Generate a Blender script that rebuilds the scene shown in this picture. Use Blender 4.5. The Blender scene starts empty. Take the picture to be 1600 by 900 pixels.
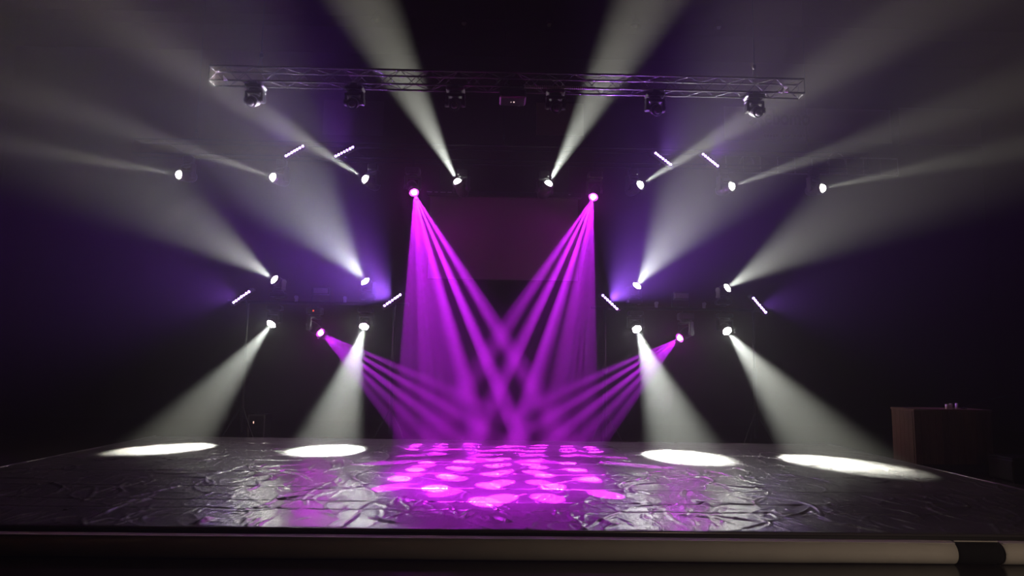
import bpy, math, random
import numpy as np
from mathutils import Vector, Matrix

random.seed(7)
rng = np.random.default_rng(11)
scene = bpy.context.scene
col = scene.collection

# ------------------------------------------------------------------ camera
F = 24.0 / 36.0 * 1600.0                      # focal length in pixels of the 1600 x 900 frame
CAM = Vector((0.0, 0.0, 1.508))
_y = Vector(((777 - 800) / F, (450 - 574) / F, -1.0)).normalized()     # world +Y seen from the camera
_x = Vector((1.0, -0.0165, 0.0)); _x.z = -(_x.x * _y.x + _x.y * _y.y) / _y.z; _x.normalize()
_z = _x.cross(_y)
M = Matrix((_x, _y, _z)).transposed()         # world axes as columns, in camera space
RCAM = M.transposed()                         # camera axes in world space
cd = bpy.data.cameras.new('camera'); cd.lens = 24.0; cd.sensor_width = 36.0; cd.clip_start = 0.05; cd.clip_end = 200
cam = bpy.data.objects.new('camera', cd); col.objects.link(cam)
cam.matrix_world = Matrix.Translation(CAM) @ RCAM.to_4x4()
scene.camera = cam

def ray(px, py):
    return (RCAM @ Vector(((px - 800) / F, (450 - py) / F, -1.0))).normalized()
def at(px, py, Y):                            # measured pixel -> point in the upright plane Y
    r = ray(px, py); return CAM + r * ((Y - CAM.y) / r.y)
def on(px, py, Z):                            # measured pixel -> point on the level Z
    r = ray(px, py); return CAM + r * ((Z - CAM.z) / r.z)

# ------------------------------------------------------------------ world, haze, exposure
HAZE_SCATTER = 0.006
HAZE_ABSORB = 0.152
world = bpy.data.worlds.new('world'); scene.world = world; world.use_nodes = True
nt = world.node_tree
nt.nodes['Background'].inputs['Color'].default_value = (0, 0, 0, 1)
nt.nodes['Background'].inputs['Strength'].default_value = 0
sca = nt.nodes.new('ShaderNodeVolumeScatter'); sca.inputs['Density'].default_value = HAZE_SCATTER
sca.inputs['Color'].default_value = (1, 1, 1, 1); sca.inputs['Anisotropy'].default_value = 0.6
ab = nt.nodes.new('ShaderNodeVolumeAbsorption'); ab.inputs['Density'].default_value = HAZE_ABSORB
ab.inputs['Color'].default_value = (0.655, 0.38, 0.035, 1)      # smoke that eats the blue end of the light
add = nt.nodes.new('ShaderNodeAddShader')
nt.links.new(sca.outputs[0], add.inputs[0]); nt.links.new(ab.outputs[0], add.inputs[1])
nt.links.new(add.outputs[0], nt.nodes['World Output'].inputs['Volume'])
scene.view_settings.view_transform = 'Standard'
scene.view_settings.look = 'None'
scene.view_settings.gamma = 1.0
scene.view_settings.use_curve_mapping = False
scene.view_settings.exposure = 0.0

# light colours (the lamps themselves are lit in their builders below)
WHITE = (0.77, 1.42, 2.60)
PURPLE = (0.66, 0.026, 3.7)
VIOLET = (0.32, 0.15, 3.1)

# ------------------------------------------------------------------ helpers
def tag(o, label=None, cat=None, group=None, kind=None):
    if label: o['label'] = label
    if cat: o['category'] = cat
    if group: o['group'] = group
    if kind: o['kind'] = kind
    return o
def empty(name, loc, label=None, cat=None, group=None):
    o = bpy.data.objects.new(name, None); col.objects.link(o); o.location = loc
    o.empty_display_size = 0.1
    return tag(o, label, cat, group)

class MB:
    def __init__(s): s.v = []; s.f = []
    def add(s, vs, fs):
        n = len(s.v); s.v += [tuple(v) for v in vs]; s.f += [tuple(i + n for i in f) for f in fs]; return s
    def box(s, c, d, b=0.0):
        x, y, z = c; a, e, h = d[0] / 2, d[1] / 2, d[2] / 2
        if b <= 0:
            vs = [(x + i * a, y + j * e, z + k * h) for i in (-1, 1) for j in (-1, 1) for k in (-1, 1)]
            return s.add(vs, [(0, 1, 3, 2), (4, 6, 7, 5), (0, 4, 5, 1), (2, 3, 7, 6), (0, 2, 6, 4), (1, 5, 7, 3)])
        vs = []; idx = {}
        for i in (-1, 1):
            for j in (-1, 1):
                for k in (-1, 1):
                    for ax in range(3):
                        p = [i * (a - b), j * (e - b), k * (h - b)]
                        p[ax] = (i * a, j * e, k * h)[ax]
                        idx[(i, j, k, ax)] = len(vs); vs.append((x + p[0], y + p[1], z + p[2]))
        fs = []
        def q(ks): fs.append(tuple(idx[k] for k in ks))
        for sg in (-1, 1):
            o = [(-1, -1), (1, -1), (1, 1), (-1, 1)]
            if sg < 0: o = o[::-1]
            q([(sg, u, w, 0) for u, w in o]); q([(w, sg, u, 1) for u, w in o]); q([(u, w, sg, 2) for u, w in o])
        for u in (-1, 1):
            for w in (-1, 1):
                q([(u, w, -1, 0), (u, w, 1, 0), (u, w, 1, 1), (u, w, -1, 1)])
                q([(u, -1, w, 0), (u, 1, w, 0), (u, 1, w, 2), (u, -1, w, 2)])
                q([(-1, u, w, 1), (1, u, w, 1), (1, u, w, 2), (-1, u, w, 2)])
                for k in (-1, 1): q([(u, w, k, 0), (u, w, k, 1), (u, w, k, 2)])
        return s.add(vs, fs)
    def tube(s, pts, r, n=8, caps=True):
        pts = [Vector(p) for p in pts]; rs = r if isinstance(r, (list, tuple)) else [r] * len(pts)
        vs = []; up = None
        for i, p in enumerate(pts):
            t = (pts[min(i + 1, len(pts) - 1)] - pts[max(i - 1, 0)]).normalized()
            if up is None: up = Vector((0, 0, 1)) if abs(t.z) < 0.9 else Vector((1, 0, 0))
            a = t.cross(up).normalized(); up = a.cross(t).normalized()
            for k in range(n):
                w = 2 * math.pi * k / n; vs.append(p + (a * math.cos(w) + up * math.sin(w)) * rs[i])
        fs = [(i * n + k, i * n + (k + 1) % n, (i + 1) * n + (k + 1) % n, (i + 1) * n + k) for i in range(len(pts) - 1) for k in range(n)]
        if caps: fs += [tuple(range(n))[::-1], tuple((len(pts) - 1) * n + k for k in range(n))]
        return s.add(vs, fs)
    def lathe(s, prof, n=20, c=(0, 0, 0)):    # profile (r, z) about the local Z axis
        vs = []; fs = []
        for r, z in prof:
            for k in range(n):
                w = 2 * math.pi * k / n; vs.append((c[0] + r * math.cos(w), c[1] + r * math.sin(w), c[2] + z))
        m = len(prof)
        for i in range(m - 1):
            for k in range(n): fs.append((i * n + k, i * n + (k + 1) % n, (i + 1) * n + (k + 1) % n, (i + 1) * n + k))
        fs += [tuple(range(n))[::-1], tuple((m - 1) * n + k for k in range(n))]
        return s.add(vs, fs)
    def mesh(s, name, mat, smooth=False):
        me = bpy.data.meshes.new(name); me.from_pydata(s.v, [], s.f); me.validate()
        me.materials.append(mat)
        if smooth:
            me.polygons.foreach_set('use_smooth', [len(p.vertices) == 4 for p in me.polygons])
        me.update(); return me
    def build(s, name, mat, parent=None, smooth=False, mw=None):
        return place(name, s.mesh(name, mat, smooth), parent, mw)
def place(name, me, parent=None, mw=None):    # mw: matrix relative to the parent
    o = bpy.data.objects.new(name, me); col.objects.link(o)
    if parent: o.parent = parent
    if mw is not None: o.matrix_local = mw
    return o
_rod = {}
def rod(name, p0, p1, r, mat, parent, n=8):   # shared unit cylinder stretched between two points
    key = (mat.name, n)
    if key not in _rod:
        _rod[key] = MB().tube([(0, 0, 0), (0, 0, 1)], 1.0, n).mesh('rod', mat, True)
    p0 = Vector(p0); p1 = Vector(p1); d = p1 - p0
    q = d.to_track_quat('Z', 'Y').to_matrix().to_4x4()
    return place(name, _rod[key], parent, Matrix.Translation(p0) @ q @ Matrix.Diagonal((r, r, d.length, 1)))

def mat(name, color, rough=0.6, metal=0.0, spec=0.5, emit=None, strength=0.0, noise=0.0, scale=20.0, bump=0.0, sampling=None):
    m = bpy.data.materials.new(name); m.use_nodes = True
    t = m.node_tree; b = t.nodes['Principled BSDF']
    b.inputs['Base Color'].default_value = (*color, 1); b.inputs['Roughness'].default_value = rough
    b.inputs['Metallic'].default_value = metal; b.inputs['Specular IOR Level'].default_value = spec
    if emit:
        b.inputs['Emission Color'].default_value = (*emit, 1); b.inputs['Emission Strength'].default_value = strength
    if noise or bump:
        tc = t.nodes.new('ShaderNodeTexCoord'); nz = t.nodes.new('ShaderNodeTexNoise')
        nz.inputs['Scale'].default_value = scale; nz.inputs['Detail'].default_value = 5
        t.links.new(tc.outputs['Object'], nz.inputs['Vector'])
        if noise:
            mx = t.nodes.new('ShaderNodeMix'); mx.data_type = 'RGBA'
            mx.inputs[6].default_value = (*[c * (1 - noise) for c in color], 1)
            mx.inputs[7].default_value = (*[min(1, c * (1 + noise)) for c in color], 1)
            t.links.new(nz.outputs['Fac'], mx.inputs[0]); t.links.new(mx.outputs[2], b.inputs['Base Color'])
        if bump:
            bp = t.nodes.new('ShaderNodeBump'); bp.inputs['Strength'].default_value = bump; bp.inputs['Distance'].default_value = 0.01
            t.links.new(nz.outputs['Fac'], bp.inputs['Height']); t.links.new(bp.outputs['Normal'], b.inputs['Normal'])
    if sampling: m.cycles.emission_sampling = sampling
    return m

M_WALL = mat('black_painted_wall', (0.012, 0.011, 0.011), 0.9, noise=0.3, scale=3)
M_CEIL = mat('black_ceiling', (0.010, 0.009, 0.009), 0.9, noise=0.3, scale=2)
M_FLOOR = mat('dark_hall_floor', (0.05, 0.045, 0.045), 0.20, noise=0.3, scale=6)
M_BLACK = mat('black_plastic', (0.006, 0.006, 0.0065), 0.38, noise=0.2, scale=30)
M_BLACKM = mat('black_metal', (0.006, 0.006, 0.006), 0.45, spec=0.3)
M_ALU = mat('truss_aluminium', (0.14, 0.14, 0.145), 0.25, metal=1.0)
M_DARKALU = mat('dark_aluminium', (0.006, 0.006, 0.006), 0.5, spec=0.3)
M_CHROME = mat('pale_bright_metal', (0.85, 0.85, 0.82), 0.35)
M_GLASSOFF = mat('unlit_lens', (0.03, 0.03, 0.035), 0.08, spec=0.8)
LENS_W = mat('lit_white_lens', (0.8, 0.8, 0.8), 0.3, emit=(0.80, 1.45, 2.7), strength=110, sampling='FRONT')
LENS_WD = mat('lit_white_floor_lens', (0.8, 0.8, 0.8), 0.3, emit=(0.80, 1.45, 2.7), strength=640, sampling='FRONT')
LENS_P = mat('lit_magenta_lens', (0.8, 0.5, 0.8), 0.3, emit=(0.80, 0.06, 3.4), strength=1100, sampling='FRONT')
LENS_V = mat('lit_violet_led', (0.8, 0.7, 0.9), 0.3, emit=(0.45, 0.34, 3.4), strength=420, sampling='FRONT')

# ------------------------------------------------------------------ the hall
DECK = 0.208
def slab(name, c, d, m):
    return tag(MB().box(c, d).build(name, m), kind='structure')
slab('floor', (0, 7.5, -0.1), (28.4, 23.4, 0.2), M_FLOOR)
slab('ceiling', (0, 7.5, 10.6), (28.4, 23.4, 0.2), M_CEIL)
slab('wall_back', (0, 19.1, 5.25), (28.0, 0.2, 10.5), M_WALL)
slab('wall_front', (0, -4.1, 5.25), (28.0, 0.2, 10.5), M_WALL)
slab('wall_left', (-14.1, 7.5, 5.25), (0.2, 23.0, 10.5), M_WALL)
slab('wall_right', (14.1, 7.5, 5.25), (0.2, 23.0, 10.5), M_WALL)
for i, y in enumerate((17.0, 11.0)):
    slab('trim_%d' % (i + 1), (0, y, 10.35), (27.9, 0.3, 0.3), M_CEIL)

# ------------------------------------------------------------------ stage with wrinkled dance vinyl
Y0, Y1, XL, XR = on(790, 827, DECK).y, 12.5, -6.05, 6.0
stage = empty('stage_platform', (0, 0, 0), 'low wide stage platform covered with shiny wrinkled black dance vinyl', 'stage')

def vinyl_material():
    m = bpy.data.materials.new('black_dance_vinyl'); m.use_nodes = True
    t = m.node_tree; b = t.nodes['Principled BSDF']
    tc = t.nodes.new('ShaderNodeTexCoord')
    n1 = t.nodes.new('ShaderNodeTexNoise'); n1.inputs['Scale'].default_value = 2.2; n1.inputs['Detail'].default_value = 6
    t.links.new(tc.outputs['Object'], n1.inputs['Vector'])
    rp = t.nodes.new('ShaderNodeValToRGB')
    rp.color_ramp.elements[0].position = 0.3; rp.color_ramp.elements[0].color = (0.065, 0.065, 0.067, 1)
    rp.color_ramp.elements[1].position = 0.75; rp.color_ramp.elements[1].color = (0.12, 0.12, 0.12, 1)
    t.links.new(n1.outputs['Fac'], rp.inputs['Fac']); t.links.new(rp.outputs['Color'], b.inputs['Base Color'])
    rr = t.nodes.new('ShaderNodeMapRange'); rr.inputs['To Min'].default_value = 0.24; rr.inputs['To Max'].default_value = 0.36
    b.inputs['Specular IOR Level'].default_value = 1.0
    t.links.new(n1.outputs['Fac'], rr.inputs['Value']); t.links.new(rr.outputs['Result'], b.inputs['Roughness'])
    mp = t.nodes.new('ShaderNodeMapping'); mp.inputs['Scale'].default_value = (34, 11, 9)
    n2 = t.nodes.new('ShaderNodeTexNoise'); n2.inputs['Scale'].default_value = 1.0; n2.inputs['Detail'].default_value = 4
    t.links.new(tc.outputs['Object'], mp.inputs['Vector']); t.links.new(mp.outputs['Vector'], n2.inputs['Vector'])
    bp = t.nodes.new('ShaderNodeBump'); bp.inputs['Strength'].default_value = 0.30; bp.inputs['Distance'].default_value = 0.012
    t.links.new(n2.outputs['Fac'], bp.inputs['Height']); t.links.new(bp.outputs['Normal'], b.inputs['Normal'])
    return m
M_VINYL = vinyl_material()

CREASES = []
for _ in range(1700):
    x = rng.uniform(XL, XR); y = Y0 + 0.05 + (Y1 - Y0) * rng.uniform(0, 1) ** 1.15
    L = rng.uniform(0.12, 0.55) if rng.random() < 0.8 else rng.uniform(0.6, 1.3)
    ang = rng.normal(math.pi / 2, 0.42) if rng.random() < 0.8 else rng.uniform(0, math.pi)
    CREASES.append((x, y, L, ang, rng.normal(0, 0.9), rng.uniform(0.009, 0.020), rng.uniform(0.003, 0.009) * (1.5 if L > 0.5 else 1.0)))
# the large folds that stand up near the front edge
for px, py, L, ang, w, a in ((318, 815, 0.30, 1.45, 0.035, 0.035), (455, 778, 0.55, 0.75, 0.03, 0.02), (520, 805, 0.45, -0.9, 0.03, 0.015),
                             (605, 815, 0.5, -0.6, 0.03, 0.018), (660, 785, 0.35, 0.95, 0.03, 0.02), (733, 803, 0.45, 1.35, 0.045, 0.028),
                             (785, 812, 0.3, -1.0, 0.03, 0.02), (945, 815, 0.4, -1.2, 0.035, 0.015), (1098, 787, 0.4, -1.35, 0.035, 0.028),
                             (1165, 762, 0.6, -0.35, 0.03, 0.018), (1150, 810, 0.5, -0.7, 0.025, 0.014), (1260, 790, 0.7, -0.5, 0.02, 0.012),
                             (390, 745, 0.5, 0.7, 0.025, 0.016), (420, 750, 0.2, 1.4, 0.03, 0.02), (1020, 790, 0.7, 0.3, 0.02, 0.012),
                             (250, 805, 0.4, 0.6, 0.025, 0.014), (1320, 820, 0.4, -0.6, 0.02, 0.012), (700, 795, 0.9, 1.2, 0.02, 0.008)):
    p = on(px, py, DECK); CREASES.append((p.x, p.y, L, ang, rng.normal(0, 0.9), w, a))

def crease_height(X, Y):
    H = 0.0012 * np.sin(X * 23 + 3 * np.sin(Y * 5.1)) * np.sin(Y * 9 + 2 * np.sin(X * 3.7)) + 0.0022 * np.sin(X * 7.3 + Y * 4.1 + 2 * np.sin(Y * 2.3))
    xs = X[0]; ys = Y[:, 0]
    for x, y, L, ang, curv, w, a in CREASES:
        r = L / 2 + 3 * w
        i0, i1 = np.searchsorted(xs, (x - r, x + r)); j0, j1 = np.searchsorted(ys, (y - r, y + r))
        if i1 <= i0 or j1 <= j0: continue
        dx = X[j0:j1, i0:i1] - x; dy = Y[j0:j1, i0:i1] - y
        u = dx * math.cos(ang) + dy * math.sin(ang); v = -dx * math.sin(ang) + dy * math.cos(ang) - curv * u * u
        env = np.clip(1 - (u / (L / 2)) ** 2, 0, 1)
        H[j0:j1, i0:i1] += a * env * np.exp(-(v / w) ** 2)
    return H
seams = [Y0, on(700, 797, DECK).y, on(700, 784, DECK).y, on(700, 763, DECK).y, on(700, 740, DECK).y, 9.6, 10.6, 11.55, Y1]
for k in range(len(seams) - 1):
    a, b = seams[k] + (0.0 if k == 0 else 0.004), seams[k + 1] - 0.004
    nx = 861; ny = max(4, int((b - a) / 0.016))
    X, Y = np.meshgrid(np.linspace(XL, XR, nx), np.linspace(a, b, ny))
    H = crease_height(X, Y)
    edge = np.minimum(np.minimum(Y - a, b - Y) / 0.02, 1.0)
    Z = H + 0.006 * (edge - 1)
    vs = np.stack([X, Y, Z + DECK], -1).reshape(-1, 3)
    ii = (np.arange(ny - 1)[:, None] * nx + np.arange(nx - 1)[None]).reshape(-1)
    fs = np.stack([ii, ii + 1, ii + nx + 1, ii + nx], -1)
    me = bpy.data.meshes.new('vinyl_strip'); me.from_pydata(vs.tolist(), [], fs.tolist())
    me.polygons.foreach_set('use_smooth', [True] * len(me.polygons)); me.materials.append(M_VINYL); me.update()
    place('vinyl_strip', me, stage)
M_DECKSIDE = mat('black_stage_side', (0.015, 0.014, 0.014), 0.5, noise=0.2, scale=10)
MB().box(((XL + XR) / 2, (Y0 + Y1) / 2, (DECK - 0.02) / 2), (XR - XL - 0.02, Y1 - Y0 - 0.02, DECK - 0.02)).build('stage_base', M_DECKSIDE, stage)
M_EDGE = mat('satin_edge_trim', (0.16, 0.15, 0.16), 0.3, metal=0.5)
MB().tube([(XL, Y0 - 0.012, DECK - 0.012), (XR, Y0 - 0.012, DECK - 0.012)], 0.014, 8).build('edge_trim', M_EDGE, stage, True)
MB().tube([(XL - 0.012, Y0, DECK - 0.005), (XL - 0.012, Y1, DECK - 0.005)], 0.016, 8).build('edge_trim', M_EDGE, stage, True)
MB().tube([(XR + 0.012, Y0, DECK - 0.005), (XR + 0.012, Y1, DECK - 0.005)], 0.016, 8).build('edge_trim', M_EDGE, stage, True)

# ------------------------------------------------------------------ trusses
def truss(name, x0, x1, y0, z0, s, bay, m, label, r=0.015, rb=0.006):
    t = empty(name, ((x0 + x1) / 2, y0, z0), label, 'truss')
    cx = (x0 + x1) / 2; a, b = x0 - cx, x1 - cx
    for y in (0, s):
        for z in (0, s):
            rod('chord', (a, y, z), (b, y, z), r, m, t, 10)
    n = max(1, round((b - a) / bay)); w = (b - a) / n
    for i in range(n):
        u, v = a + i * w, a + (i + 1) * w
        if i % 2: u, v = v, u
        rod('brace', (u, 0, 0), (v, 0, s), rb, m, t, 6)
        rod('brace', (u, s, s), (v, s, 0), rb, m, t, 6)
        rod('brace', (u, 0, 0), (v, s, 0), rb, m, t, 6)
        rod('brace', (u, s, s), (v, 0, s), rb, m, t, 6)
    for x in (a, b):
        for y in (0, s): rod('end_strut', (x, y, 0), (x, y, s), rb, m, t, 6)
        for z in (0, s): rod('end_strut', (x, 0, z), (x, s, z), rb, m, t, 6)
    return t
BY = 12.7
RAIL_Y = BY + 0.14                            # the pipe or chord the lamps hang from
BZ = 5.49
btruss = truss('lighting_truss', at(200, 240, BY).x, at(1362, 250, BY).x, RAIL_Y, BZ, 0.29, 0.5, M_DARKALU,
               'long dark box truss at the back carrying the top row of lamps')
FY = 9.8
fl, fr = at(326, 125, FY), at(1257, 141, FY)
FZ = (fl.z + fr.z) / 2 - 0.02
ftruss = truss('lighting_truss', fl.x, fr.x, FY, FZ, 0.22, 0.215, M_ALU,
               'aluminium box truss hanging high over the front of the stage')
SIDE_Z = {}
for sd, (xa, xb, ya, yb) in {'left': (352, 636, 437.5, 507.5), 'right': (925, 1212, 448.5, 515.5)}.items():
    pa, pb = at(xa, 472, BY), at(xb, 482, BY)
    zz = (at((xa + xb) / 2, ya, BY).z + at((xa + xb) / 2, yb, BY).z) / 2
    SIDE_Z[sd] = zz
    cx = (pa.x + pb.x) / 2; hw = (pb.x - pa.x) / 2
    rail = empty('lamp_rail', (cx, RAIL_Y, zz), 'dark horizontal pipe carrying the lower lamps on the %s side of the stage' % sd, 'rail')
    rod('pipe', (-hw, 0, 0), (hw, 0, 0), 0.03, M_DARKALU, rail, 12)
    for x in (-hw, hw): MB().tube([(x - 0.012, 0, 0), (x + 0.012, 0, 0)], 0.036, 12).build('end_cap', M_BLACKM, rail)
    for x in (-0.46, 0.45):                                   # round pipe couplers either side of the unlit lamp
        x0 = (at(499 if sd == 'left' else 1066, 460, BY).x - cx) + x
        MB().tube([(x0, 0.02, 0.10), (x0, -0.05, 0.10)], 0.032, 14).box((x0, 0, 0.05), (0.05, 0.05, 0.08)).build('coupler', mat('grey_coupler', (0.25, 0.24, 0.26), 0.4), rail)
    for k, xk in enumerate((0.10, 0.92) if sd == 'left' else (0.08, 0.90)):
        sx = pa.x + (pb.x - pa.x) * xk
        st = empty('lighting_stand', (sx, RAIL_Y + 0.09, 0),
                   'dark upright stand under the %s end of the %s side pipe' % (('outer', 'inner')[k if sd == 'left' else 1 - k], sd), 'stand', 'stands under the side pipes')
        rod('pole', (0, 0, 0.25), (0, 0, 1.5), 0.035, M_BLACKM, st, 12)
        rod('inner_pole', (0, 0, 1.5), (0, 0, zz + 0.06), 0.024, M_DARKALU, st, 12)
        MB().lathe([(0.045, 1.44), (0.05, 1.46), (0.05, 1.54), (0.045, 1.56)], 12).build('collar', M_BLACKM, st)
        MB().box((0, -0.03, zz), (0.07, 0.05, 0.10), 0.008).build('pipe_clamp', M_BLACKM, st)
        for q in range(3):
            w = 2 * math.pi * q / 3 + math.pi / 2
            rod('leg', (0, 0, 0.75), (0.42 * math.cos(w), 0.42 * math.sin(w), 0.016), 0.016, M_BLACKM, st)

# hanging steel of the front truss
for f in (0.08, 0.92):
    x = fl.x + (fr.x - fl.x) * f
    ch = empty('hoist_chain', (x, FY + 0.11, FZ + 0.22), 'thin dark hoist chain holding the %s end of the front truss' % ('left' if f < 0.5 else 'right'), 'chain')
    rod('chain', (0, 0, 0.2), (0, 0, 10.5 - FZ - 0.22), 0.008, M_BLACKM, ch, 6)
    for y in (-0.11, 0.11): rod('sling', (0, y, 0.012), (0, 0, 0.22), 0.006, M_BLACKM, ch, 6)
    MB().lathe([(0.02, 0.19), (0.03, 0.21), (0.03, 0.25), (0.01, 0.27)], 10).build('hook', M_BLACKM, ch)
for x in (btruss.location.x - 6.0, btruss.location.x, btruss.location.x + 6.0):
    ch = empty('hoist_chain', (x, RAIL_Y + 0.145, BZ + 0.29), 'thin dark hoist chain on the %s of the back truss' % ('middle' if abs(x - btruss.location.x) < 1 else 'left end' if x < 0 else 'right end'), 'chain')
    rod('chain', (0, 0, 0.2), (0, 0, 10.5 - BZ - 0.29), 0.008, M_BLACKM, ch, 6)
    for y in (-0.145, 0.145): rod('sling', (0, y, 0.012), (0, 0, 0.22), 0.006, M_BLACKM, ch, 6)
    MB().lathe([(0.02, 0.19), (0.03, 0.21), (0.03, 0.25), (0.01, 0.27)], 10).build('hook', M_BLACKM, ch)

# ------------------------------------------------------------------ moving heads
def head_mesh(name, m, R, Lh):                                   # body along +Z, front rim at z = 0
    p = [(0.25 * R, -Lh), (0.62 * R, -Lh + 0.01), (0.86 * R, -Lh + 0.05), (1.0 * R, -Lh * 0.62), (1.0 * R, -Lh * 0.40),
         (0.90 * R, -Lh * 0.36), (0.92 * R, -0.05), (0.96 * R, -0.045), (0.96 * R, 0.006), (0.86 * R, 0.008), (0.84 * R, -0.006), (0.2 * R, -0.006)]
    return MB().lathe(p, 24).mesh(name, m, True)
def yoke_mesh(name, m, W, Dp, ):                                   # arms along Z from the base at z = 0 down to the tilt axle at z = -Dp
    b = MB()
    b.lathe([(0.09, 0.0), (0.10, -0.01), (0.10, -0.03), (0.08, -0.04)], 20)
    b.box((0, 0, -0.055), (2 * W + 0.05, 0.11, 0.05), 0.012)
    for s in (-1, 1):
        b.box((s * W, 0, -0.05 - (Dp + 0.02) / 2 + 0.02), (0.045, 0.10, Dp + 0.02), 0.012)
        b.add([(s * (W - 0.03) + (0.06 * s if j else 0), 0.055 * math.cos(2 * math.pi * k / 12), -Dp + 0.055 * math.sin(2 * math.pi * k / 12)) for j in (0, 1) for k in range(12)],
              [(k, (k + 1) % 12, 12 + (k + 1) % 12, 12 + k) for k in range(12)] + [tuple(range(12)), tuple(range(12, 24))])
    return b.mesh(name, m)
KIND = {}
for kind, R, Lh, lens_r in (('spot', 0.115, 0.34, 0.072), ('wash', 0.098, 0.20, 0.082), ('gobo', 0.10, 0.36, 0.048), ('off', 0.088, 0.24, 0.062)):
    W = R + 0.035; Dp = 0.085 + R + (0.06 if kind in ('spot', 'gobo') else 0.0); bh = {'wash': 0.085, 'off': 0.06}.get(kind, 0.13)
    bw, bd = (0.19, 0.15) if kind == 'spot' else (0.28, 0.22)
    base = MB().box((0, 0, bh / 2), (bw, bd, bh), 0.02).box((0, -bd / 2 - 0.002, bh / 2), (0.12, 0.006, 0.04)).mesh('base', M_BLACK)
    axle = Lh * 0.52
    dome = MB().lathe([(lens_r, 0.0), (lens_r * 0.93, 0.3 * lens_r), (lens_r * 0.7, 0.58 * lens_r), (lens_r * 0.36, 0.75 * lens_r), (lens_r * 0.04, 0.8 * lens_r)], 20)
    led = MB().lathe([(0.027, 0.0), (0.025, 0.012), (0.017, 0.015), (0.002, 0.027)], 12)
    KIND[kind] = dict(R=R, Lh=Lh, Dp=Dp, axle=axle, base=base, bh=bh, yoke=yoke_mesh('yoke', M_BLACK, W, Dp), head=head_mesh('head', M_BLACK, R, Lh),
                      dome=dome, led=led, lens_r=lens_r)
for k, lm in (('spot', LENS_W), ('gobo', LENS_P), ('off', M_GLASSOFF)): KIND[k]['lens'] = KIND[k]['dome'].mesh('lens', lm, True)
KIND['wash']['lens'] = KIND['wash']['led'].mesh('led_lens', LENS_W, True)
KIND['wash']['lens_down'] = KIND['wash']['led'].mesh('led_lens', LENS_WD, True)
M_RED = mat('red_indicator', (0.3, 0.02, 0.02), 0.4, emit=(1, 0.15, 0.1), strength=3, sampling='NONE')
M_BLUEW = mat('blue_white_indicator', (0.4, 0.4, 0.5), 0.4, emit=(0.75, 0.8, 1.3), strength=3, sampling='NONE')

def aim(px, py, ang, theta):
    """direction of a beam seen at a pixel: ang = heading in the picture (degrees, 0 right, 90 up), theta = angle off the line to the viewer"""
    v = -ray(px, py)
    a, t = math.radians(ang), math.radians(theta)
    u = RCAM @ Vector((math.cos(a), math.sin(a), 0)); u = (u - v * u.dot(v)).normalized()
    return (v * math.cos(t) + u * math.sin(t)).normalized()

def moving_head(kind, lens, d, hang, label, group, rail=None, indicator=False):
    """rail = (y, z, radius) of the pipe that carries the lamp"""
    K = KIND[kind]; d = Vector(d).normalized(); lens = Vector(lens)
    C = lens - d * K['axle']                                     # tilt axle
    sg = 1 if hang else -1
    root = empty('moving_head', C + Vector((0, 0, sg * K['Dp'])), label, 'stage light', group)
    flip = Matrix.Identity(4) if hang else Matrix.Rotation(math.pi, 4, 'Y')
    place('base', K['base'], root, flip)
    ry = rail[0] - root.location.y; rz = rail[1] - root.location.z - sg * rail[2]; z0 = sg * K['bh']
    b = MB().box((0, ry / 2, z0 + sg * 0.012), (0.10, abs(ry) + 0.07, 0.024))
    b.box((0, ry, (z0 + rz) / 2), (0.045, 0.022, abs(rz - z0)))
    b.build('clamp', M_BLACKM, root)
    pan = math.atan2(d.y, d.x) - math.pi / 2 if (abs(d.x) + abs(d.y)) > 1e-4 else 0
    place('yoke', K['yoke'], root, Matrix.Rotation(pan, 4, 'Z') @ flip)
    q = d.to_track_quat('Z', 'Y').to_matrix().to_4x4()
    h = place('head', K['head'], root, Matrix.Translation(lens - root.location) @ q)
    if kind == 'wash':
        for k in range(7):
            r = 0 if k == 0 else 0.056; w = math.pi / 3 * k
            place('led_lens', K['lens_down' if hang else 'lens'], h, Matrix.Translation((r * math.cos(w), r * math.sin(w), 0.0)))
    else:
        l = place('lens', K['lens'], h)
        if kind == 'off': l['label'] = 'dark unlit front lens'
    if indicator:
        MB().box((0.0, -0.118, 0.065), (0.025, 0.012, 0.025)).build('indicator_light', M_RED, root)
    return root, h
GAIN = 5.2
def spot(parent_head, d, power, color, angle, blend, radius=0.04, off=0.062, local=None):
    l = bpy.data.lights.new('beam', 'SPOT'); l.energy = power * GAIN; l.color = color
    l.spot_size = math.radians(angle); l.spot_blend = blend; l.shadow_soft_size = radius
    o = bpy.data.objects.new('beam', l); col.objects.link(o); o.parent = parent_head
    dl = Vector((0, 0, 1)) if local is None else Vector(local).normalized()
    q = (-dl).to_track_quat('Z', 'Y').to_matrix().to_4x4()
    o.matrix_local = Matrix.Translation(Vector((0, 0, off)) if local is None else dl * off) @ q
    return o

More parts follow.
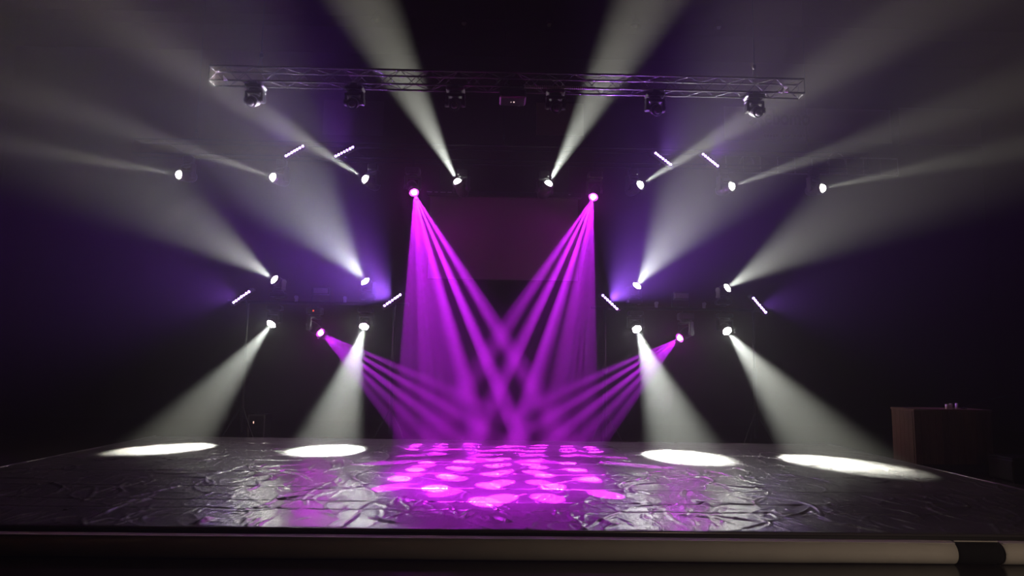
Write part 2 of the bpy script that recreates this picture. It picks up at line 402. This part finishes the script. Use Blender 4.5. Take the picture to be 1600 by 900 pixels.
# top row: eight spots hanging from the back truss, fanned outwards  (pixel, heading, angle to viewer, cone, power)
TOP = [(280, 273, 170, 58, 10, 8000), (427, 277, 161.5, 58, 11, 11000), (571, 280, 147.5, 58, 13, 20000), (715, 284, 117.5, 66, 22, 28000),
       (857, 287, 61.5, 66, 22, 28000), (1000, 289, 31.5, 58, 13, 20000), (1143, 291, 19, 58, 11, 11000), (1285, 294, 11.5, 58, 10, 8000)]
NTH = ['leftmost', 'second from the left', 'third from the left', 'fourth from the left', 'fifth from the left', 'sixth from the left', 'seventh from the left', 'rightmost']
for i, (px, py, an, th, cone, pw) in enumerate(TOP):
    d = aim(px, py, an, th)
    r, h = moving_head('spot', at(px, py, BY), d, True, 'white beam head on the back truss, %s of the top eight' % NTH[i], 'white heads on the back truss', (RAIL_Y, BZ, 0.015))
    spot(h, d, pw, WHITE, cone, 1.0, 0.03, 0.062 if cone < 30 else 0.034)
# side trusses: four upright wash heads shining up and out, four hanging ones shining on the floor
UP = [(429, 437, 145, 62, 38, 6600, 'outer', 'left'), (571, 440, 128, 62, 50, 7600, 'inner', 'left'),
      (995, 447, 56, 62, 50, 7600, 'inner', 'right'), (1136, 450, 33, 62, 38, 6600, 'outer', 'right')]
for px, py, an, th, cone, pw, io, sd in UP:
    d = aim(px, py, an, th)
    r, h = moving_head('wash', at(px, py, BY), d, False, 'white wash head standing on the %s side pipe, %s one, shining upward' % (sd, io), 'upright wash heads', (RAIL_Y, SIDE_Z[sd], 0.03))
    spot(h, d, pw, WHITE, cone, 1.0, 0.03, 0.062 if cone < 30 else 0.034)
DOWN = [(424, 506, 268, 700, 25, 11500, 'outer', 'left'), (569, 510, 512, 702, 26, 14000, 'inner', 'left'),
        (995, 514, 1068, 712, 26, 14000, 'inner', 'right'), (1136, 517, 1300, 722, 25, 11500, 'outer', 'right')]
for px, py, tx, ty, cone, pw, io, sd in DOWN:
    L = at(px, py, BY); d = on(tx, ty, DECK) - L
    r, h = moving_head('wash', L, d, True, 'white wash head hanging under the %s side pipe, %s one, lighting the floor' % (sd, io), 'hanging wash heads', (RAIL_Y, SIDE_Z[sd], 0.03))
    spot(h, d, pw, WHITE, cone, 0.8, 0.03, 0.034)
# magenta gobo heads: nineteen beamlets each
GOBO = [(647, 301, 768, 741, 5.1, 2.6, 72000, 'hanging beside the left edge of the screen'), (927, 308, 785, 738, 5.1, 2.6, 52000, 'hanging beside the right edge of the screen'),
        (501, 520, 742, 703, 6.0, 3.4, 20000, 'hanging under the left side pipe'), (1062, 528, 838, 705, 6.0, 3.4, 20000, 'hanging under the right side pipe')]
for gi, (px, py, tx, ty, sp, cone, pw, where) in enumerate(GOBO):
    L = at(px, py, BY - 0.05); d = on(tx, ty, DECK) - L
    r, h = moving_head('gobo', L, d, True, 'magenta gobo moving head %s' % where, 'magenta gobo heads', (RAIL_Y, BZ, 0.015) if gi < 2 else (RAIL_Y, SIDE_Z['left' if gi == 2 else 'right'], 0.03), gi == 2)
    spot(h, d, pw * 0.03, PURPLE, sp * 5.6, 0.7, 0.02, 0.065)           # light leaking between the dots
    dn = d.normalized(); q3 = dn.to_track_quat('Z', 'Y').to_matrix()
    vw = (CAM - L).normalized(); vw = q3.transposed() @ (vw - dn * vw.dot(dn))
    rot = math.atan2(vw.y, vw.x) + (0.10, -0.06, 0.05, -0.05)[gi]
    for a in range(-2, 3):
        for b in range(-2, 3):
            if abs(a + b) > 2: continue
            u = math.radians(sp) * (a + b * 0.5); v = math.radians(sp) * (b * 0.866)
            u, v = u * math.cos(rot) - v * math.sin(rot), u * math.sin(rot) + v * math.cos(rot)
            spot(h, d, pw, PURPLE, cone, 0.45, 0.008, 0.065, (math.tan(u), math.tan(v), 1.0))

# six unlit heads hanging from the front truss
OFFX = [(397, 157), (553, 160), (711, 162), (868, 166), (1024, 170), (1180, 173)]
for i, (px, py) in enumerate(OFFX):
    c = at(px, py, FY + 0.05); d = Vector((-0.12 + 0.05 * i, -0.75, -0.5)).normalized()
    lab = ['leftmost', 'second from the left', 'third from the left', 'fourth from the left', 'fifth from the left', 'rightmost'][i]
    moving_head('off', c + d * 0.10, d, True, 'unlit black moving head under the front truss, %s of six' % lab, 'unlit heads on the front truss', (FY, FZ, 0.015))

# ------------------------------------------------------------------ LED bars: seven violet LEDs in a row each
BARS = [(460, 236, 33.5, 128, 64, 330, 'on the back truss, first from the left'), (538, 237, 33.5, 112, 68, 330, 'on the back truss, second from the left'),
        (1036, 248, -42, 62, 68, 330, 'on the back truss, third from the left'), (1110, 250, -42, 50, 64, 330, 'on the back truss, fourth from the left'),
        (377, 464, 33.5, 172, 76, 560, 'at the outer end of the left side pipe'), (613, 469, 34, 142, 64, 2900, 'at the inner end of the left side pipe'),
        (953, 472, -48, 48, 64, 2500, 'at the inner end of the right side pipe'), (1187, 477, -48, 8, 80, 420, 'at the outer end of the right side pipe')]
bar_house = MB().box((0, 0, -0.045), (0.47, 0.085, 0.08), 0.01).mesh('housing', M_BLACK)
bar_led = MB().lathe([(0.016, 0.0), (0.013, 0.008), (0.004, 0.012)], 14).mesh('led_lens', LENS_V, True)
bar_brk = MB().box((-0.25, 0, -0.05), (0.012, 0.05, 0.10)).box((0.25, 0, -0.05), (0.012, 0.05, 0.10)).box((0, 0, -0.10), (0.51, 0.05, 0.012)).mesh('bracket', M_BLACKM)
for px, py, rot, an, th, pw, where in BARS:
    p = at(px, py, BY - 0.12)
    d = aim(px, py, an, 30)
    ax = RCAM @ Vector((math.cos(math.radians(rot)), math.sin(math.radians(rot)), 0))
    X = (ax - d * ax.dot(d)).normalized(); Yv = d.cross(X)
    root = empty('led_bar', p, 'tilted bar of seven violet LEDs %s' % where, 'led bar', 'tilted violet LED bars')
    mw = Matrix((X, Yv, d)).transposed().to_4x4()
    place('housing', bar_house, root, mw); place('bracket', bar_brk, root, mw)
    zr = BZ if 'truss' in where else SIDE_Z['left' if 'left' in where else 'right']
    rod('arm', -d * 0.10, Vector((-d.x * 0.1, RAIL_Y - p.y, zr - p.z - 0.03)), 0.014, M_BLACKM, root)
    k0 = 1.0 / max(0.6, abs(X.dot(ax)))
    for k in range(7):
        place('led_lens', bar_led, root, mw @ Matrix.Translation(((k - 3) * 0.0584 * k0, 0, 0)))
    dd = aim(px, py, an, th)
    l = bpy.data.lights.new('wash', 'SPOT'); l.energy = pw * GAIN * 1.0; l.color = VIOLET; l.spot_size = math.radians(98); l.spot_blend = 1.0; l.shadow_soft_size = 0.03
    o = bpy.data.objects.new('wash', l); col.objects.link(o); o.parent = root
    o.matrix_local = Matrix.Translation(d * 0.05) @ (-dd).to_track_quat('Z', 'Y').to_matrix().to_4x4()

# ------------------------------------------------------------------ unlit strobe between the lamps of each side pipe
M_PANEL = mat('unlit_strobe_panel', (0.12, 0.11, 0.12), 0.35)
for sd, (px, py) in {'left': (501, 454), 'right': (1065, 462)}.items():
    p = at(px, py, BY + 0.02)
    st = empty('strobe_light', (p.x, RAIL_Y, SIDE_Z[sd] + 0.03), 'small unlit strobe with a pale panel above the middle of the %s side pipe' % sd, 'stage light', 'unlit strobes')
    zc = p.z - st.location.z; yc = p.y - st.location.y
    MB().box((0, yc + 0.07, zc), (0.30, 0.13, 0.14), 0.012).build('housing', M_BLACK, st)
    MB().box((0, yc + 0.001, zc), (0.26, 0.012, 0.095), 0.003).build('front_panel', M_PANEL, st)
    MB().box((-0.165, yc + 0.06, zc / 2 + 0.03), (0.014, 0.04, zc + 0.06)).box((0.165, yc + 0.06, zc / 2 + 0.03), (0.014, 0.04, zc + 0.06)).box((0, yc + 0.06, 0.008), (0.34, 0.04, 0.014)).box((0, yc / 2 + 0.03, 0.006), (0.05, abs(yc) + 0.04, 0.012)).build('yoke', M_BLACKM, st)

# ------------------------------------------------------------------ projection screen
SY = 13.35
a, b, c = at(672, 307, SY), at(903, 311, SY), at(790, 437, SY)
sx0, sx1, st_, sb = a.x, b.x, (a.z + b.z) / 2, c.z
M_SCREEN = mat('grey_screen_cloth', (0.13, 0.115, 0.135), 0.85, noise=0.05, scale=40)
scr = empty('projection_screen', ((sx0 + sx1) / 2, SY, sb), 'blank grey projection screen hanging in the middle behind the magenta beams', 'screen')
w = (sx1 - sx0); hh = st_ - sb
MB().box((0, 0, hh / 2), (w, 0.006, hh)).build('screen_cloth', M_SCREEN, scr)
MB().box((0, 0, hh + 0.06), (w + 0.14, 0.12, 0.12), 0.02).build('roller_case', M_BLACK, scr)
MB().tube([(-w / 2, 0, -0.015), (w / 2, 0, -0.015)], 0.016, 10).build('bottom_bar', M_BLACKM, scr, True)
for x in (-w / 2 + 0.2, w / 2 - 0.2):
    rod('hanging_strap', (x, 0, hh + 0.12), (x, RAIL_Y + 0.29 - SY, BZ - sb), 0.008, M_BLACKM, scr, 6)
M_MARK = mat('pale_print', (0.55, 0.52, 0.52), 0.5)
for px0, px1, py in ((667, 675, 302.2), (679, 684, 302.4), (688, 696, 302.5), (699, 706, 302.6), (709, 714, 302.7), (855, 861, 305.0), (888, 892, 305.6)):
    u, v = at(px0, py, SY - 0.062), at(px1, py, SY - 0.062)
    MB().box(((u.x + v.x) / 2 - scr.location.x, -0.061, hh + 0.075), (v.x - u.x, 0.003, 0.012)).build('label_strip', M_MARK, scr)

# ------------------------------------------------------------------ front truss extras
proj = empty('projector', at(801, 152, FY + 0.1), 'small dark projector with two tiny blue-white lights under the front truss', 'projector')
zt = FZ - proj.location.z - 0.022
MB().box((0, 0, 0), (0.40, 0.34, 0.15), 0.025).build('body', M_BLACK, proj)
MB().lathe([(0.05, 0), (0.055, 0.03), (0.05, 0.06), (0.04, 0.06), (0.035, 0.03)], 16).build('lens_barrel', M_BLACKM, proj, True, Matrix.Translation((0.1, 0.17, 0)) @ Matrix.Rotation(-math.pi / 2, 4, 'X'))
for x in (-0.15, 0.15): rod('bracket', (x, -0.1, 0.07), (x, -0.1, zt), 0.01, M_BLACKM, proj)
for px, r in ((798.5, 0.006), (803, 0.010)):
    q = at(px, 159.5, FY - 0.072) - proj.location
    MB().lathe([(r, 0), (r * 0.7, 0.006)], 10).build('indicator_light', M_BLUEW, proj, False, Matrix.Translation((q.x, -0.168, q.z)) @ Matrix.Rotation(math.pi / 2, 4, 'X'))
g0, g1 = at(819, 139, FY - 0.04), at(932, 141, FY - 0.04)
guide = empty('cable_guide', ((g0.x + g1.x) / 2, FY - 0.03, FZ - 0.01), 'ribbed pale cable guide strapped along the middle of the front truss', 'cable')
L = g1.x - g0.x; m = MB()
for k in range(38): m.box((-L / 2 + (k + 0.5) * L / 38, -0.02, -0.01), (L / 38 * 0.62, 0.03, 0.036))
m.build('links', mat('grey_plastic', (0.45, 0.43, 0.42), 0.4), guide)
MB().box((0, -0.004, -0.012), (L, 0.006, 0.015)).build('spine', M_BLACK, guide)
def blade(name, px, py, lean, label):
    p = at(px, py, FY - 0.03); b = MB(); n = 8; vs = []
    for i in range(n + 1):
        f = i / n; wd = 0.030 * (1 - f) ** 0.7 + 0.002; x = lean * 0.055 * f ** 1.4
        for yy in (-0.006, 0.006): vs += [(x - wd, yy + 0.03 * f * f, -0.045 + 0.09 * f), (x + wd * 0.8, yy + 0.03 * f * f, -0.045 + 0.09 * f)]
    fs = []
    for i in range(n):
        q = i * 4; fs += [(q, q + 1, q + 5, q + 4), (q + 3, q + 2, q + 6, q + 7), (q + 2, q, q + 4, q + 6), (q + 1, q + 3, q + 7, q + 5)]
    fs += [(0, 2, 3, 1), (n * 4, n * 4 + 1, n * 4 + 3, n * 4 + 2)]
    b.add(vs, fs); o = b.build(name, M_CHROME); o.location = p
    return tag(o, label, 'clip')
blade('truss_clip', 1220, 141 - 1, 1, 'small white pointed clip on the right end of the front truss, inner of two')
blade('truss_clip', 1228.5, 141 - 1, 1, 'small white pointed clip on the right end of the front truss, outer of two')
blade('truss_clip', 353, 121, -1, 'small white pointed clip on the left end of the front truss')

# ------------------------------------------------------------------ back wall: banners, gallery rail; ceiling pendants
WY = 18.96
M_BANNER = mat('pale_banner_cloth', (0.40, 0.37, 0.35), 0.8, noise=0.06, scale=8)
M_INK = mat('dark_banner_print', (0.03, 0.025, 0.03), 0.8)
def text(body, parent, loc, size, width=None, bold=0.0):
    c = bpy.data.curves.new('lettering', 'FONT'); c.body = body; c.size = size; c.extrude = 0.003; c.offset = bold
    c.align_x = 'CENTER'; c.align_y = 'CENTER'; c.materials.append(M_INK)
    o = bpy.data.objects.new('lettering', c); col.objects.link(o); o.parent = parent
    o.location = loc; o.rotation_euler = (math.pi / 2, 0, 0)
    bpy.context.view_layer.update()
    sx = width / max(0.01, o.dimensions.x) if width else 1.0
    me = bpy.data.meshes.new_from_object(o.evaluated_get(bpy.context.evaluated_depsgraph_get()))
    bpy.data.objects.remove(o)
    if not me.materials: me.materials.append(M_INK)
    return place('lettering', me, parent, Matrix.Translation(loc) @ Matrix.Rotation(math.pi / 2, 4, 'X') @ Matrix.Diagonal((sx, 1, 1, 1)))
M_BANNER_SHADED = mat('shaded_banner_cloth', (0.07, 0.06, 0.065), 0.8, noise=0.06, scale=8)  # banner cloth with the weak light on the left put into its colour
def banner(x0, y0, x1, y1, label, m=None):
    a = at(x0, y0, WY); b = at(x1, y1, WY)
    e = empty('sponsor_banner', ((a.x + b.x) / 2, WY, (a.z + b.z) / 2), label, 'banner', 'banners on the back wall')
    MB().box((0, 0.01, 0), (b.x - a.x, 0.02, a.z - b.z), 0.004).build('banner_cloth', m or M_BANNER, e)
    return e
def rel(e, px, py, dy=-0.004): return at(px, py, WY) - e.location + Vector((0, dy, 0))
e = banner(1131, 166, 1394, 224, 'wide pale banner with a dark cross-shaped logo and word, high on the right')
text('ebomo', e, rel(e, 1230, 185), 0.62, 1.32, 0.012)
q = rel(e, 1184, 184)
for an in (0.9, -0.75):
    MB().box((0, 0, 0), (0.62, 0.006, 0.15)).build('logo_stroke', M_INK, e, False, Matrix.Translation(q) @ Matrix.Rotation(an, 4, 'Y'))
for k in range(15):                                              # a line of print too small to read
    if k in (5, 9): continue
    q = rel(e, 1195 + k * 4.7, 212); MB().box((q.x, q.y, q.z), (0.05, 0.005, 0.06 + 0.03 * (k % 3 == 0))).build('small_print', M_INK, e)
e = banner(1404, 168, 1600, 230, 'pale banner at the far right of the back wall, nearly lost in the dark')
e = banner(506, 156, 598, 212, 'small banner high on the left wall with a narrow line of capitals', M_BANNER_SHADED)
text('WIST', e, rel(e, 537, 180), 0.26, 0.50)
text('AN', e, rel(e, 566, 180), 0.26, 0.30)
e = banner(838, 160, 912, 212, 'blank pale banner high on the back wall near the middle')
gr = empty('gallery_railing', at(1268, 250, 18.8), 'thin gallery railing with hoops below the wide banner on the right', 'railing')
M_RAIL = mat('pale_rail', (0.30, 0.27, 0.26), 0.45)
g0, g1, gb = at(1134, 243, 18.8) - gr.location, at(1402, 247, 18.8) - gr.location, at(1268, 272, 18.8) - gr.location
rod('top_rail', (g0.x, 0, g0.z), (g1.x, 0, g0.z), 0.022, M_RAIL, gr)
rod('bottom_rail', (g0.x, 0, gb.z), (g1.x, 0, gb.z), 0.022, M_RAIL, gr)
for k in range(11):
    x = g0.x + (g1.x - g0.x) * k / 10; rod('baluster', (x, 0, gb.z), (x, 0, g0.z), 0.012, M_RAIL, gr, 6)
for px, rr in ((1166, 0.20), (1306, 0.26)):
    q = at(px, 252, 18.8) - gr.location
    MB().tube([(q.x + rr * math.cos(t * math.pi / 12), -0.03, q.z - 0.1 + rr * 1.3 * math.sin(t * math.pi / 12)) for t in range(13)], 0.014, 6).build('hoop', M_RAIL, gr, True)
for x in (g0.x, g1.x): MB().box((x, 0.08, gb.z + 0.1), (0.05, 0.16, 0.05)).build('wall_bracket', M_RAIL, gr)
PX = [(588, 31), (725, 36), (858, 38), (993, 40), (1123, 42)]
cage = MB().lathe([(0.02, 0.20), (0.07, 0.16), (0.13, 0.02), (0.15, -0.05), (0.145, -0.05), (0.12, 0.02), (0.06, 0.15)], 18).mesh('lamp_shade', mat('dark_enamel', (0.05, 0.05, 0.05), 0.2, noise=0.1), True)
bulb = MB().lathe([(0.02, 0.12), (0.05, 0.05), (0.06, 0.0), (0.045, -0.05), (0.01, -0.065)], 14).mesh('bulb', mat('unlit_bulb_glass', (0.5, 0.5, 0.48), 0.15), True)
for i, (px, py) in enumerate(PX):
    p = at(px, py, 16.2)
    pd = empty('pendant_lamp', p, 'tiny unlit pendant lamp near the top edge, %s of five' % ['leftmost', 'second from left', 'third from left', 'fourth from left', 'rightmost'][i], 'lamp', 'unlit ceiling pendants')
    place('lamp_shade', cage, pd); place('bulb', bulb, pd); rod('cord', (0, 0, 0.19), (0, 0, 10.5 - p.z), 0.006, M_BLACKM, pd, 6)
# the one house lamp left on, at the back of the hall behind the viewer
hl = empty('house_lamp', (6.5, -2.6, 6.2), 'dim warm house lamp on the ceiling at the back of the hall', 'lamp')
MB().lathe([(0.03, 0.25), (0.12, 0.2), (0.26, 0.0), (0.25, 0.0), (0.10, 0.18)], 20).build('lamp_shade', M_BLACKM, hl, True)
MB().lathe([(0.03, 0.12), (0.07, 0.05), (0.08, 0.0), (0.06, -0.05), (0.01, -0.07)], 14).build('bulb', mat('warm_bulb', (0.9, 0.8, 0.7), 0.3, emit=(1, 0.8, 0.6), strength=2, sampling='NONE'), hl, True)
rod('cord', (0, 0, 0.24), (0, 0, 4.3), 0.008, M_BLACKM, hl, 6)
l = bpy.data.lights.new('house_light', 'POINT'); l.energy = 7; l.color = (1.0, 0.86, 0.80); l.shadow_soft_size = 0.15
o = bpy.data.objects.new('house_light', l); col.objects.link(o); o.parent = hl; o.location = (0, 0, -0.25)

# low aisle lamp beside the audience, right of the viewer
al = empty('aisle_lamp', (4.6, 1.6, 0), 'low dim aisle lamp on a short post beside the audience', 'lamp')
rod('post', (0, 0, 0.02), (0, 0, 1.05), 0.03, M_BLACKM, al, 12)
MB().lathe([(0.14, 0.0), (0.15, 0.01), (0.14, 0.025), (0.03, 0.03)], 18).build('foot', M_BLACKM, al)
MB().lathe([(0.09, 1.22), (0.10, 1.20), (0.10, 1.19), (0.02, 1.18)], 18).build('cap', M_BLACKM, al)
MB().lathe([(0.05, 1.05), (0.06, 1.06), (0.06, 1.17), (0.05, 1.18)], 18).build('glass', mat('frosted_lamp_glass', (0.8, 0.8, 0.75), 0.4, emit=(1, 0.95, 0.85), strength=1.0, sampling='NONE'), al, True)
l = bpy.data.lights.new('aisle_light', 'SPOT'); l.spot_size = math.radians(115); l.spot_blend = 1.0; l.energy = 220; l.color = (0.84, 1.0, 1.30); l.shadow_soft_size = 0.08
o = bpy.data.objects.new('aisle_light', l); col.objects.link(o); o.parent = al; o.matrix_local = Matrix.Translation((-0.14, 0.14, 1.1)) @ (-(Vector((3.6, 5.4, 0.0)) - Vector((4.46, 1.74, 1.1)))).to_track_quat('Z', 'Y').to_matrix().to_4x4()

# ------------------------------------------------------------------ right of the stage: wooden counter, its clutter, black case
def wood():
    m = bpy.data.materials.new('brown_wood'); m.use_nodes = True; t = m.node_tree; b = t.nodes['Principled BSDF']
    tc = t.nodes.new('ShaderNodeTexCoord'); mp = t.nodes.new('ShaderNodeMapping'); mp.inputs['Scale'].default_value = (30, 30, 1.5)
    nz = t.nodes.new('ShaderNodeTexNoise'); nz.inputs['Scale'].default_value = 1.5; nz.inputs['Detail'].default_value = 6
    oi = t.nodes.new('ShaderNodeObjectInfo'); rp = t.nodes.new('ShaderNodeValToRGB')
    rp.color_ramp.elements[0].color = (0.03, 0.014, 0.010, 1); rp.color_ramp.elements[1].color = (0.13, 0.065, 0.045, 1)
    ma = t.nodes.new('ShaderNodeMath'); ma.operation = 'MULTIPLY_ADD'; ma.inputs[1].default_value = 0.45; ma.inputs[2].default_value = -0.2
    ad = t.nodes.new('ShaderNodeMath'); ad.operation = 'ADD'
    t.links.new(tc.outputs['Object'], mp.inputs['Vector']); t.links.new(mp.outputs['Vector'], nz.inputs['Vector'])
    t.links.new(oi.outputs['Random'], ma.inputs[0]); t.links.new(ma.outputs[0], ad.inputs[0]); t.links.new(nz.outputs['Fac'], ad.inputs[1])
    t.links.new(ad.outputs[0], rp.inputs['Fac']); t.links.new(rp.outputs['Color'], b.inputs['Base Color']); b.inputs['Roughness'].default_value = 0.5
    return m
M_WOOD = wood()
TY = 10.6
c0, c1 = at(1432, 735, TY), at(1555, 740, TY)
ct = at(1495, 640, TY).z
tw = c1.x - c0.x; td = 0.6
tb = empty('wooden_counter', ((c0.x + c1.x) / 2, TY + td / 2, 0), 'brown plank-fronted wooden counter standing beside the right edge of the stage', 'counter')
MB().box((0, 0, 0.06), (tw - 0.06, td - 0.1, 0.12)).build('plinth', M_BLACK, tb)
MB().box((0, 0.015, (ct + 0.10) / 2), (tw - 0.03, td - 0.05, ct - 0.16)).build('carcass', M_BLACK, tb)
npk = 11
for k in range(npk):
    ww = tw / npk
    MB().box((-tw / 2 + (k + 0.5) * ww, -td / 2 + 0.012, (0.12 + ct - 0.035) / 2), (ww - 0.006, 0.024, ct - 0.155), 0.003).build('plank', M_WOOD, tb)
for k in range(5):
    ww = td / 5
    for sx in (-1, 1):
        MB().box((sx * (tw / 2 - 0.005), -td / 2 + 0.03 + (k + 0.5) * (ww - 0.008), (0.12 + ct - 0.035) / 2), (0.022, ww - 0.014, ct - 0.155), 0.003).build('plank', M_WOOD, tb)
MB().box((0, 0, ct - 0.017), (tw + 0.02, td + 0.03, 0.034), 0.006).build('counter_top', M_WOOD, tb)
M_CUP = mat('clear_plastic_cup', (0.7, 0.68, 0.72), 0.15)
for px, hgt, r, lab in ((1480, 0.075, 0.028, 'small pale cup on the wooden counter, leftmost of three'), (1486, 0.085, 0.026, 'small pale cup on the wooden counter, middle of three'), (1495, 0.09, 0.022, 'small pale cup on the wooden counter, rightmost of three')):
    p = at(px, 640, TY + 0.15)
    o = MB().lathe([(r * 0.8, 0), (r * 0.85, 0.004), (r, hgt), (r * 0.92, hgt), (r * 0.75, 0.008), (0.002, 0.008)], 16).build('cup', M_CUP, None, True)
    o.location = (p.x, TY + 0.15, ct); tag(o, lab, 'cup', 'cups on the wooden counter')
p = at(1506, 640, TY + 0.2); tip = at(1571, 619, TY + 0.2)
mic = empty('gooseneck_microphone', (p.x, TY + 0.2, ct), 'thin black gooseneck microphone leaning right from the wooden counter', 'microphone')
dx, dz = tip.x - p.x, tip.z - ct
MB().lathe([(0.045, 0), (0.05, 0.008), (0.045, 0.015), (0.014, 0.03)], 16).build('base', M_BLACK, mic, True)
MB().tube([(0, 0, 0.02), (dx * 0.04, 0, dz * 0.2), (dx * 0.25, 0, dz * 0.45), (dx * 0.6, 0, dz * 0.75), (dx * 0.95, 0, dz * 0.98)], 0.006, 8).build('neck', M_BLACKM, mic, True)
MB().lathe([(0.008, -0.03), (0.016, -0.02), (0.018, 0.01), (0.012, 0.025), (0.003, 0.03)], 12).build('capsule', M_DARKALU, mic, True, Matrix.Translation((dx, 0, dz)) @ Matrix.Rotation(1.2, 4, 'Y'))
p = on(1589, 757, 0.0)
cs = empty('equipment_case', (p.x + 0.35, p.y + 0.3, 0), 'black equipment case cut off by the right edge of the photo', 'case')
MB().box((0, 0, 0.17), (0.7, 0.5, 0.30), 0.02).build('body', M_BLACK, cs)
MB().box((0, 0, 0.335), (0.7, 0.5, 0.03), 0.01).build('lid', M_BLACK, cs)
for sx in (-1, 1):
    for sy in (-1, 1): MB().box((sx * 0.29, sy * 0.19, 0.011), (0.06, 0.06, 0.015)).build('foot', M_BLACKM, cs)
MB().box((0, -0.255, 0.22), (0.16, 0.012, 0.04), 0.004).build('handle', M_DARKALU, cs)

# rack behind the stage, left
p = at(401, 658, 13.7)
rk = empty('equipment_rack', (p.x, 13.9, 0), 'low black equipment rack with one tiny white light behind the stage', 'rack')
rw = at(415, 658, 13.7).x - at(388, 658, 13.7).x; rt = at(401, 648, 13.7).z
MB().box((0, 0, rt / 2), (rw - 0.02, 0.4, rt - 0.002)).build('body', M_BLACK, rk)
M_FRAME = mat('rack_frame_grey', (0.12, 0.11, 0.11), 0.4)
for sx in (-1, 1):
    MB().box((sx * (rw / 2 - 0.012), -0.208, rt / 2), (0.024, 0.014, rt)).build('rack_post', M_FRAME, rk)
MB().box((0, -0.208, rt - 0.012), (rw - 0.05, 0.014, 0.024)).build('rack_bar', M_FRAME, rk)
q = at(396, 660, 13.69) - rk.location
MB().box((q.x, -0.206, q.z), (0.016, 0.01, 0.045)).build('indicator_light', M_BLUEW, rk)
for k, z in enumerate((0.12, 0.24)): MB().box((0, -0.203, z), (rw - 0.06, 0.008, 0.09), 0.003).build('rack_unit', M_BLACKM, rk)

# ------------------------------------------------------------------ rolls of floor covering lying along the stage front
M_ROLL = mat('pale_grey_vinyl_back', (0.52, 0.50, 0.46), 0.75, noise=0.12, scale=5, bump=0.3)
RR = 0.090; RY = Y0 - 0.115
def roll(x0, x1, label, seed):
    n = 40; q = MB(); r2 = random.Random(seed); pts = []; rs = []
    for k in range(n + 1):
        pts.append((x0 + (x1 - x0) * k / n, RY + 0.004 * math.sin(k * 0.7), RR)); rs.append(RR * (1 - 0.02 * r2.random()))
    o = empty('vinyl_roll', ((x0 + x1) / 2, RY, 0), label, 'roll', 'pale rolls along the stage front')
    q.tube([Vector(p) - o.location for p in pts], rs, 28).build('rolled_sheet', M_ROLL, o, True)
    fl = MB().box(((x1 - x0) * 0.0, -0.03, RR * 1.93), (x1 - x0 - 0.01, 0.06, 0.004)); fl.build('loose_edge', M_ROLL, o)
    return o
xg0, xg1 = at(1487, 865, RY).x, at(1559, 868, RY).x
roll(-6.2, xg0, 'long pale grey roll lying along the foot of the stage front', 1)
roll(xg1, 6.0, 'short pale grey roll at the far right of the stage front', 2)
sl = empty('cloth_bag', ((xg0 + xg1) / 2, RY, 0), 'black cloth bag lying between the two pale rolls at the stage front', 'bag')
m = MB(); n = 10
m.tube([((xg0 - xg1) / 2 + 0.004 + (xg1 - xg0 - 0.008) * k / n, 0, RR * 1.02) for k in range(n + 1)], [RR * (0.93 + 0.05 * math.sin(math.pi * k / n)) for k in range(n + 1)], 20)
m.build('bag_body', mat('black_cloth', (0.006, 0.006, 0.006), 0.95), sl, True)
rod('drawcord', ((xg0 - xg1) / 2 + 0.01, -0.02, RR * 2.0), ((xg1 - xg0) / 2 - 0.01, -0.02, RR * 2.0), 0.006, M_ROLL, sl, 6)
